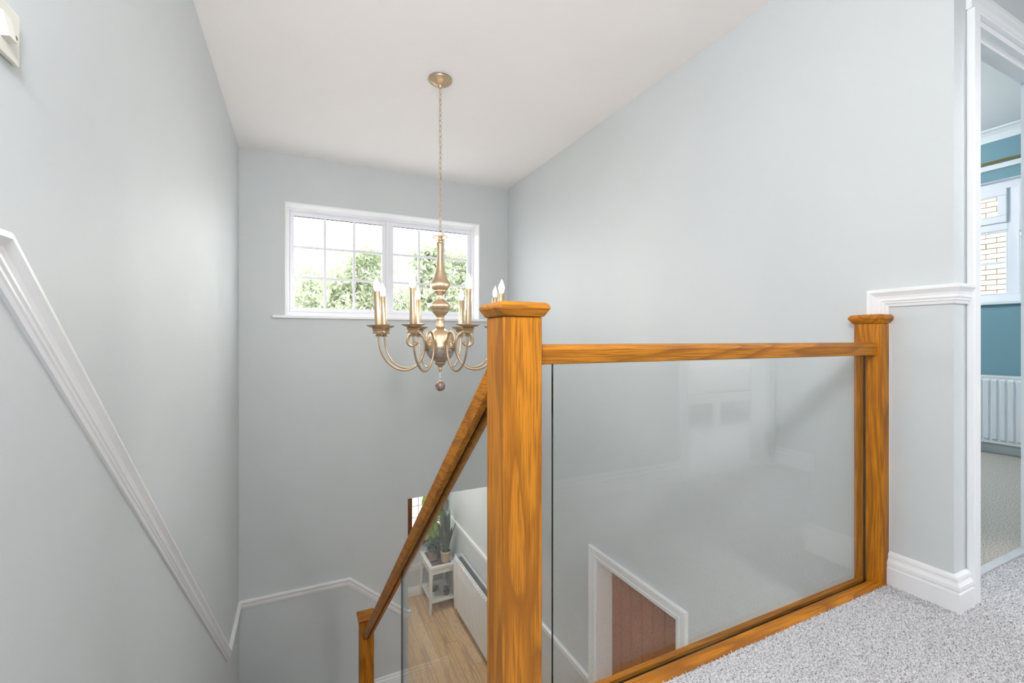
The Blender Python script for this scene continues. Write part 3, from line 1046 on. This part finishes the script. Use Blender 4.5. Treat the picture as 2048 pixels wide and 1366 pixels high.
bulb_p = [(.003, .243), (.0105, .244), (.0115, .249), (.0155, .262), (.0168, .272), (.0155, .284), (.011, .297), (.006, .308), (.0025, .318), (.0004, .322)]
A0 = math.radians(6.6)
for i in range(8):
    a = A0 + i * math.pi / 4
    if arm_me is None:
        arm = mk('arm', av, af, M_gold, ch, True); arm_me = arm.data
        v, f = lathe_geo(bob_p, 24); bob = mk('bobeche', v, f, M_gold, arm, True); bob_me = bob.data
        bob.modifiers.new('edges', 'EDGE_SPLIT').split_angle = math.radians(45)
        v, f = lathe_geo(can_p, 20); can = mk('candle_sleeve', v, f, M_sleeve, arm, True); can_me = can.data
        can.modifiers.new('edges', 'EDGE_SPLIT').split_angle = math.radians(45)
        v, f = lathe_geo(bulb_p, 16); bulb = mk('bulb', v, f, M_bulb, arm, True); bulb_me = bulb.data
        v, f = lathe_geo([(.002, -.005), (.010, -.004), (.011, 0), (.008, .004), (.003, .006)], 10)
        scr_me = None
    else:
        arm = bpy.data.objects.new('arm', arm_me); C.objects.link(arm); arm.parent = ch
        bob = bpy.data.objects.new('bobeche', bob_me); C.objects.link(bob); bob.parent = arm
        bob.modifiers.new('edges', 'EDGE_SPLIT').split_angle = math.radians(45)
        can = bpy.data.objects.new('candle_sleeve', can_me); C.objects.link(can); can.parent = arm
        can.modifiers.new('edges', 'EDGE_SPLIT').split_angle = math.radians(45)
        bulb = bpy.data.objects.new('bulb', bulb_me); C.objects.link(bulb); bulb.parent = arm
    arm.rotation_euler = (0, 0, a)
    for q in (bob, can, bulb):
        q.location = (AR, 0, zb0)
        q.rotation_euler = (0, math.radians(2.5), 0)
    # mounting plate with a screw on the bowl
    if i == 0:
        v = [(x, y, z) for x in (.086, .0925) for (y, z) in [(.018 * math.cos(t), .034 * math.sin(t)) for t in [2 * math.pi * k / 14 for k in range(14)]]]
        f = [tuple(range(14))[::-1], tuple(range(14, 28))] + [(k, (k + 1) % 14, (k + 1) % 14 + 14, k + 14) for k in range(14)]
        pl_ = mk('mounting_plate', v, f, M_gold, arm); pl_me = pl_.data
    else:
        pl_ = bpy.data.objects.new('mounting_plate', pl_me); C.objects.link(pl_); pl_.parent = arm
    pl_.location = (0, 0, cz(.862))
    # find the far right arm whose bulb is out
    wx = CX + AR * math.cos(a); wy = CY + AR * math.sin(a)
    dd = wx * math.sin(YAW) + wy * math.cos(YAW)
    uu = 1024 + FPX * (wx * math.cos(YAW) - wy * math.sin(YAW)) / dd
    d0 = CX * math.sin(YAW) + CY * math.cos(YAW)
    if uu > 970 and dd > d0:
        bulb.data = bulb_me.copy()
        bulb.data.materials.clear()
        bulb.data.materials.append(M_bulb_off)
        bulb['label'] = 'unlit clear bulb'

# ------------------------------------------------------------------ light switch
sw = tag(empty('light_switch', (XL, 1.011, 1.408)), 'cream light switch high on the left wall above the dado', 'light switch')
box('plate', 0.0005, .009, -.044, .044, -.044, .044, M_switch, sw, bevel=.003)
v = [(.009, -.012, -.02), (.009, .012, -.02), (.009, .012, .022), (.009, -.012, .022),
     (.019, -.011, -.018), (.019, .011, -.018), (.011, .011, .021), (.011, -.011, .021)]
mk('rocker', v, [(3, 2, 1, 0), (4, 5, 6, 7), (0, 1, 5, 4), (1, 2, 6, 5), (2, 3, 7, 6), (3, 0, 4, 7)], M_switch, sw)
for y in (-.030, .030):
    v, f = lathe_geo([(.0004, -.001), (.0035, -.001), (.0035, .0006), (.0004, .001)], 12)
    v = [(z + .0095, y + x, yy) for x, yy, z in v]
    mk('screw', v, f, M_screw, sw)

# ------------------------------------------------------------------ added fill lamps over the landing, hall and bedrooms, out of view
def dome_fill(x, y, z, r, mat, label):
    t = tag(empty('fill_dome_lamp', (x, y, z)), label, 'lamp')
    lathe('base_ring', [(.01, -.001), (r * 1.06, -.001), (r * 1.08, -.012), (r * 1.02, -.022), (.01, -.022)], M_trim, t, 36)
    lathe('shade', [(.01, -.0225)] + [(r * math.cos(a), -.023 - r * .42 * math.sin(a)) for a in [math.radians(k) for k in range(0, 88, 8)]] + [(.002, -.023 - r * .42)], mat, t, 36)
    return t
def globe_fill(x, y, z, drop, r, mat, label):
    t = tag(empty('fill_globe_lamp', (x, y, z)), label, 'lamp')
    lathe('ceiling_rose', [(.005, -.001), (.05, -.001), (.052, -.01), (.03, -.025), (.006, -.03)], M_trim, t, 24)
    tube('cord', [(0, 0, -.03), (0, 0, -drop + r)], .004, M_trim, t, 8)
    lathe('shade', [(max(.001, r * math.cos(a)), -drop + r * math.sin(a)) for a in [math.radians(k) for k in range(80, -91, -10)]], mat, t, 32, sharp=False)
    return t
globe_fill(-0.20, 0.0, ZC, .60, .17, M_fill, 'white globe fill lamp added over the landing')  # added out of view to brighten the landing and stairwell
dome_fill(1.1, 5.3, -.3, .15, M_fill_h, 'white dome fill lamp added on the hall ceiling downstairs')  # no known fitting; added to lift the hall floor

dome_fill(1.25, 0.30, -.25, .15, M_fill_h, 'white dome fill lamp added under the landing above the hall door')  # extra fill for the boarded door and lower right wall
globe_fill(3.6, 2.7, RZ, .4, .13, M_fill_r, 'white globe fill lamp added in the teal bedroom')  # unseen from the doorway, added to brighten this room
globe_fill(3.3, -0.95, ZC, .4, .13, M_fill_r, 'white globe fill lamp added above the bed in the back bedroom')  # added so the room reflects brighter in the landing glass

# ------------------------------------------------------------------ hall window, table and plants
w4 = tag(empty('window_4'), kind='structure')
m = MB().box(SX0 - .06, SX0, YH - .03, YH + .06, SZ0 - .05, SZ1).box(SX0, SX1, YH - .03, YH + .06, SZ0 - .05, SZ0)
m.box(SX1 - .03, SX1, YH - .03, YH + .06, SZ0, SZ1).box(SX0, SX1 - .03, YH - .03, YH + .06, SZ1 - .04, SZ1)
m.build('frame', M_oak_dk, w4, bevel=.004)
box('pane', SX0, SX1 - .03, YH + .02, YH + .026, SZ0, SZ1 - .04, M_pane, w4)
M_lead = plain('lead_came', srgb(120, 122, 126), 0.4, metal=0.5, noise=0.05)
for c in (1.545, 1.66, 1.775):
    box('lead_bar', c - .003, c + .003, YH + .014, YH + .0195, SZ0, SZ1 - .04, M_lead, w4)
for k in range(1, 8):
    c = SZ0 + (SZ1 - SZ0 - .04) * k / 8
    box('lead_bar', SX0, SX1 - .03, YH + .013, YH + .0185, c - .003, c + .003, M_lead, w4)

TX0, TX1, TY0, TY1, TZ1 = 1.555, 1.925, 5.78, 6.325, -2.126
tb = tag(empty('side_table', ((TX0 + TX1) / 2, (TY0 + TY1) / 2, ZH)), 'white side table with dark inset top and slatless lower shelf below the hall window', 'table')
tb['label'] = 'small white side table with a dark inset top holding the plants'
a, b = (TX1 - TX0) / 2, (TY1 - TY0) / 2
H = TZ1 - ZH
m = MB()
m.box(-a, a, -b, -b + .055, H - .025, H).box(-a, a, b - .055, b, H - .025, H).box(-a, -a + .05, -b + .055, b - .055, H - .025, H).box(a - .05, a, -b + .055, b - .055, H - .025, H)
m.build('top_frame', M_table, tb, bevel=.002)
box('top_inset', -a + .05, a - .05, -b + .055, b - .055, H - .022, H - .008, M_tabletop, tb)
m = MB().box(-a + .012, a - .012, -b + .008, -b + .024, H - .095, H - .025).box(-a + .012, a - .012, b - .024, b - .008, H - .095, H - .025)
m.box(-a + .008, -a + .024, -b + .024, b - .024, H - .095, H - .025).box(a - .024, a - .008, -b + .024, b - .024, H - .095, H - .025)
m.build('apron', M_table, tb)
for sx in (-1, 1):
    for sy in (-1, 1):
        X0, Y0 = sx * (a - .0), sy * (b - .0)
        w0, w1 = .045, .026
        v = []
        for (w, z) in ((w1, 0), (w0, H - .025)):
            xs = sorted((X0, X0 - sx * w)); ys_ = sorted((Y0, Y0 - sy * w))
            v += [(xs[0], ys_[0], z), (xs[1], ys_[0], z), (xs[1], ys_[1], z), (xs[0], ys_[1], z)]
        mk('leg', v, [(3, 2, 1, 0), (4, 5, 6, 7), (0, 1, 5, 4), (1, 2, 6, 5), (2, 3, 7, 6), (3, 0, 4, 7)], M_table, tb)
box('lower_shelf', -a + .02, a - .02, -b + .02, b - .02, .135, .155, M_table, tb, bevel=.002)

def pot(par, r0, r1, h, mat):
    lathe('pot', [(.01, 0), (r0, 0), (r0 * 1.02, .006), (r1, h - .02), (r1 * 1.04, h - .018), (r1 * 1.04, h), (r1 * .92, h), (r1 * .88, h - .02), (.01, h - .02)], mat, par, 24)
    lathe('soil', [(.002, h - .0195), (r1 * .87, h - .0195), (r1 * .8, h - .012), (.002, h - .010)], M_soil, par, 16)

def blade(L, w, lean, curl, tw, n=9):
    """sword shaped leaf growing up from the origin, leaning to +x"""
    v, f = [], []
    th = .004
    for i in range(n):
        t = i / (n - 1)
        ww = w * (0.62 + 1.1 * t) * (1 - t ** 3.2) ** .8 if t < 1 else 0.001
        x = lean * t * L + curl * t * t * L
        z = math.sqrt(max(.05, 1 - (lean + curl * t) ** 2)) * t * L
        a = tw * t
        c, s = math.cos(a), math.sin(a)
        for (q, e) in ((-1, 0), (-.5, -th), (0, -th * 1.6), (.5, -th), (1, 0), (.5, th * .4), (0, -th * .3), (-.5, th * .4)):
            dx, dy = e, q * ww / 2
            v.append((x + dx * c - dy * s, dx * s + dy * c, z))
    for i in range(n - 1):
        for k in range(8):
            l = (k + 1) % 8
            f.append((i * 8 + k, i * 8 + l, (i + 1) * 8 + l, (i + 1) * 8 + k))
    f.append(tuple(range(8))[::-1]); f.append(tuple((n - 1) * 8 + k for k in range(8)))
    return v, f

def broad_leaf(L, w, droop, n=7):
    """pointed oval leaf along +x with a folded midrib and drooping tip"""
    v, f = [], []
    for i in range(n):
        t = i / (n - 1)
        ww = w * math.sin(math.pi * min(1, t * .94 + .05)) ** .8 * (1.15 - .45 * t)
        z = -droop * t * t * L
        x = t * L * (1 - .15 * droop * t)
        v += [(x, -ww / 2, z + ww * .18), (x, 0, z), (x, ww / 2, z + ww * .18), (x, 0, z - .002)]
    for i in range(n - 1):
        for k in range(4):
            l = (k + 1) % 4
            f.append((i * 4 + k, i * 4 + l, (i + 1) * 4 + l, (i + 1) * 4 + k))
    f.append((3, 2, 1, 0)); k = (n - 1) * 4
    f.append((k, k + 1, k + 2, k + 3))
    return v, f

rs = random.Random(11)
sn = tag(empty('snake_plant', (1.808, 5.895, TZ1)), 'tall dark snake plant in a beige pot on the side table', 'plant')
pot(sn, .052, .068, .145, M_beige)
spec = [(.58, .05, 180, .02, .05), (.52, .045, 100, .06, .02), (.50, .045, 20, .10, -.06), (.40, .045, -35, .20, .08), (.36, .05, -60, .18, .06),
        (.34, .05, -120, .16, .05), (.40, .048, 150, .16, .04), (.46, .045, 70, .10, .05), (.30, .045, -90, .12, .05), (.55, .042, -10, .06, .0),
        (.33, .045, 200, .2, .05)]
for L, w, ang, lean, curl in spec:
    v, f = blade(L * 1.06, w * 1.3, lean, curl, rs.uniform(-.8, .8))
    o = mk('leaf', v, f, M_snake, sn, True)
    a = math.radians(ang)
    o.location = (.025 * math.cos(a), .025 * math.sin(a), .12)
    o.rotation_euler = (0, 0, a)

dk = tag(empty('leafy_plant', (1.668, 6.02, TZ1)), 'low dark green leafy plant in a dusky pink terracotta pot', 'plant')
pot(dk, .056, .070, .12, M_terra)
me_l = None
for k in range(64):
    a = rs.uniform(0, 6.283); el = rs.uniform(-.1, 1.15)
    if me_l is None:
        v, f = broad_leaf(.085, .05, .6)
        o = mk('leaf', v, f, M_deep, dk, True); me_l = o.data
    else:
        o = bpy.data.objects.new('leaf', me_l); C.objects.link(o); o.parent = dk
    r = rs.uniform(.01, .055)
    o.location = (r * math.cos(a), r * math.sin(a), .105 + rs.uniform(.02, .15) * (1 if el > .3 else .6))
    o.rotation_euler = (rs.uniform(-.4, .4), -el, a)
    s = rs.uniform(.75, 1.2); o.scale = (s, s, s)

lm_ = tag(empty('climbing_plant', (1.745, 6.215, TZ1)), 'tall lime green climbing plant against the bright hall window', 'plant')
pot(lm_, .058, .072, .14, M_terra)
me_l = None
for k in range(7):
    a0 = rs.uniform(0, 6.28)
    top = rs.uniform(.7, 1.05)
    pts = spline([(.02 * math.cos(a0), .02 * math.sin(a0), .12), (.03 * math.cos(a0) - .01, .03 * math.sin(a0) * .5, top * .4), (.06 * math.cos(a0), .04 * math.sin(a0) - .02, top * .75), (.10 * math.cos(a0), .03 * math.sin(a0) - .03, top)], 6)
    tube('stem', pts, .004, M_stem, lm_, 6)
    for j in range(3, len(pts)):
        if rs.random() < .85:
            if me_l is None:
                v, f = broad_leaf(.14, .10, .7)
                o = mk('leaf', v, f, M_lime, lm_, True); me_l = o.data
            else:
                o = bpy.data.objects.new('leaf', me_l); C.objects.link(o); o.parent = lm_
            o.location = pts[j]
            o.rotation_euler = (rs.uniform(-.5, .5), rs.uniform(-.2, .9), rs.uniform(math.pi * .85, math.pi * 2.15))
            s = rs.uniform(.65, 1.15); o.scale = (s, s, s)

zs_ = ZH + .155
su = tag(empty('succulent', (1.66, 5.98, zs_)), 'curling dark succulent in a white dish on the table shelf', 'plant')
pot(su, .045, .062, .06, M_whitepot)
for k in range(12):
    a = k * .53; L = rs.uniform(.07, .11)
    pts = spline([(0, 0, .045), (.04 * math.cos(a), .04 * math.sin(a), .09), (.065 * math.cos(a), .065 * math.sin(a), .085 + .03 * rs.random()), (L * math.cos(a), L * math.sin(a), .04 + .05 * rs.random())], 4)
    n_ = len(pts)
    v, f = tube_geo(pts, [.008 * (1 - .8 * i / (n_ - 1)) for i in range(n_)], 6)
    mk('leaf', v, f, M_deep, su, True)
rp = tag(empty('potted_cactus', (1.82, 5.90, zs_)), 'small spiky plant in a dark red pot on the table shelf', 'plant')
pot(rp, .032, .042, .055, M_redpot)
for k in range(14):
    a = k * 2.4
    v, f = blade(.06 + .02 * rs.random(), .016, .2 + .05 * (k % 5), .1, 0, 5)
    o = mk('leaf', v, f, M_deep, rp, True)
    o.location = (.008 * math.cos(a), .008 * math.sin(a), .04); o.rotation_euler = (0, 0, a)

# ------------------------------------------------------------------ outside
tag(MB().box(-40, 60, -40, 60, ZH - .5, ZH - .3).build('ground_drive', M_grass), kind='structure')

def tree(cx, cy, ztop, rx, rz_, label, nleaf, seed):
    t = tag(empty('garden_tree', (cx, cy, ZH - .3)), label, 'tree', 'trees beyond the stair window')
    r = np.random.default_rng(seed)
    base = ZH - .3
    hc = ztop - rz_ - base
    tube('trunk', spline([(0, 0, 0), (.1, .05, hc * .4), (-.05, .1, hc * .8), (0, 0, hc + rz_ * .4)], 4), .16, M_bark, t, 8)
    for k in range(6):
        a = r.uniform(0, 6.28)
        tube('branch', [(0, 0, hc * .6), (rx * .35 * math.cos(a), rx * .35 * math.sin(a), hc * .85), (rx * .65 * math.cos(a), rx * .65 * math.sin(a), hc + rz_ * .2)], [.08, .06, .03], M_bark, t, 6)
    nb = 60
    d = r.normal(size=(nb, 3)); d /= np.linalg.norm(d, axis=1)[:, None]
    q = r.uniform(.15, 1.0, nb)[:, None] ** .6
    cen = d * q * np.array([[rx, rx, rz_ * .92]]) + np.array([[0, 0, hc]])
    idx = r.integers(0, nb, nleaf)
    P_ = cen[idx] + r.normal(size=(nleaf, 3)) * rx * r.uniform(.12, .24, nb)[idx][:, None]
    u = r.normal(size=(nleaf, 3)); u /= np.linalg.norm(u, axis=1)[:, None]
    w = np.cross(u, r.normal(size=(nleaf, 3))); w /= np.linalg.norm(w, axis=1)[:, None]
    s = r.uniform(.06, .11, nleaf)[:, None]
    V = np.stack([P_ - u * s, P_ + w * s * .45, P_ + u * s, P_ - w * s * .45], 1).reshape(-1, 3)
    F = np.arange(nleaf * 4).reshape(-1, 4)
    me = bpy.data.meshes.new('foliage')
    me.from_pydata(V.tolist(), [], F.tolist())
    me.materials.append(M_tree)
    o = bpy.data.objects.new('foliage', me); C.objects.link(o); o.parent = t
    o['kind'] = 'stuff'
    return t

def at(u, d, v=None):
    x = (u - 1024) / FPX * d
    X = d * math.sin(YAW) + x * math.cos(YAW)
    Y = d * math.cos(YAW) - x * math.sin(YAW)
    if v is None:
        return X, Y
    return X, Y, .9 + (678.5 - v) / FPX * d
for (u, d, v, rx, rzz, lab, nl_, sd) in (
        (716, 12.0, 470, 1.02, 2.2, 'broad leafy tree behind the left window sash', 11000, 1),
        (640, 16.0, 505, 1.5, 2.6, 'lower pale tree at the left edge of the stair window', 12000, 2),
        (866, 11.0, 462, 0.56, 2.0, 'tall leafy tree behind the right window sash', 8500, 3),
        (920, 14.0, 490, 0.9, 2.3, 'rounded tree at the right edge of the stair window', 9000, 4),
        (812, 24.0, 556, 1.2, 2.2, 'distant low tree seen beside the window mullion', 6000, 6)):
    X, Y, Z = at(u, d, v)
    tree(X, Y, Z, rx, rzz, lab, nl_, sd)

# neighbouring brick house seen through the bedroom window
bw = tag(empty('brick_house', (9.0, 2.5, ZH - .3)), 'pale buff brick house wall beyond the bedroom window', 'building')
box('wall_core', .052, .30, -5.0, 5.0, 0, 8.0, M_mortar, bw)
bl, bh, j = .215, .065, .010
bm_ = [MB().box(0, .10, 0, bl, 0, bh).build('brick', mt, bw) for mt in M_brick]
for o in bm_:
    o.location = (0, 0, -50)
cells = []
zc = 0.0
ic = 0
while zc < 7.9:
    y = -5.0 + (ic % 2) * (bl + j) / 2
    while y < 4.75:
        cells.append((abs(y + .1 - 0.25) * 1.0 + abs(zc + ZH - .3 - 2.3) * .55, y, zc))
        y += bl + j
    zc += bh + j
    ic += 1
cells.sort()
rb = random.Random(5)
used = 0
stuff = [MB(), MB(), MB()]
for q, (k, y, z) in enumerate(cells):
    c = rb.choice((0, 0, 1, 2, 2))
    dx = rb.uniform(-.003, .003)
    if q < 297:
        o = bpy.data.objects.new('brick', bm_[c].data)
        C.objects.link(o)
        o.parent = bw
        o.location = (dx, y, z)
    elif k < 4.5:
        stuff[c].box(dx, .06, y, y + bl, z, z + bh)
for i, o in enumerate(bm_):
    bpy.data.objects.remove(o)
for i, s_ in enumerate(stuff):
    o = s_.build('brickwork', M_brick[i], bw)
    o['kind'] = 'stuff'
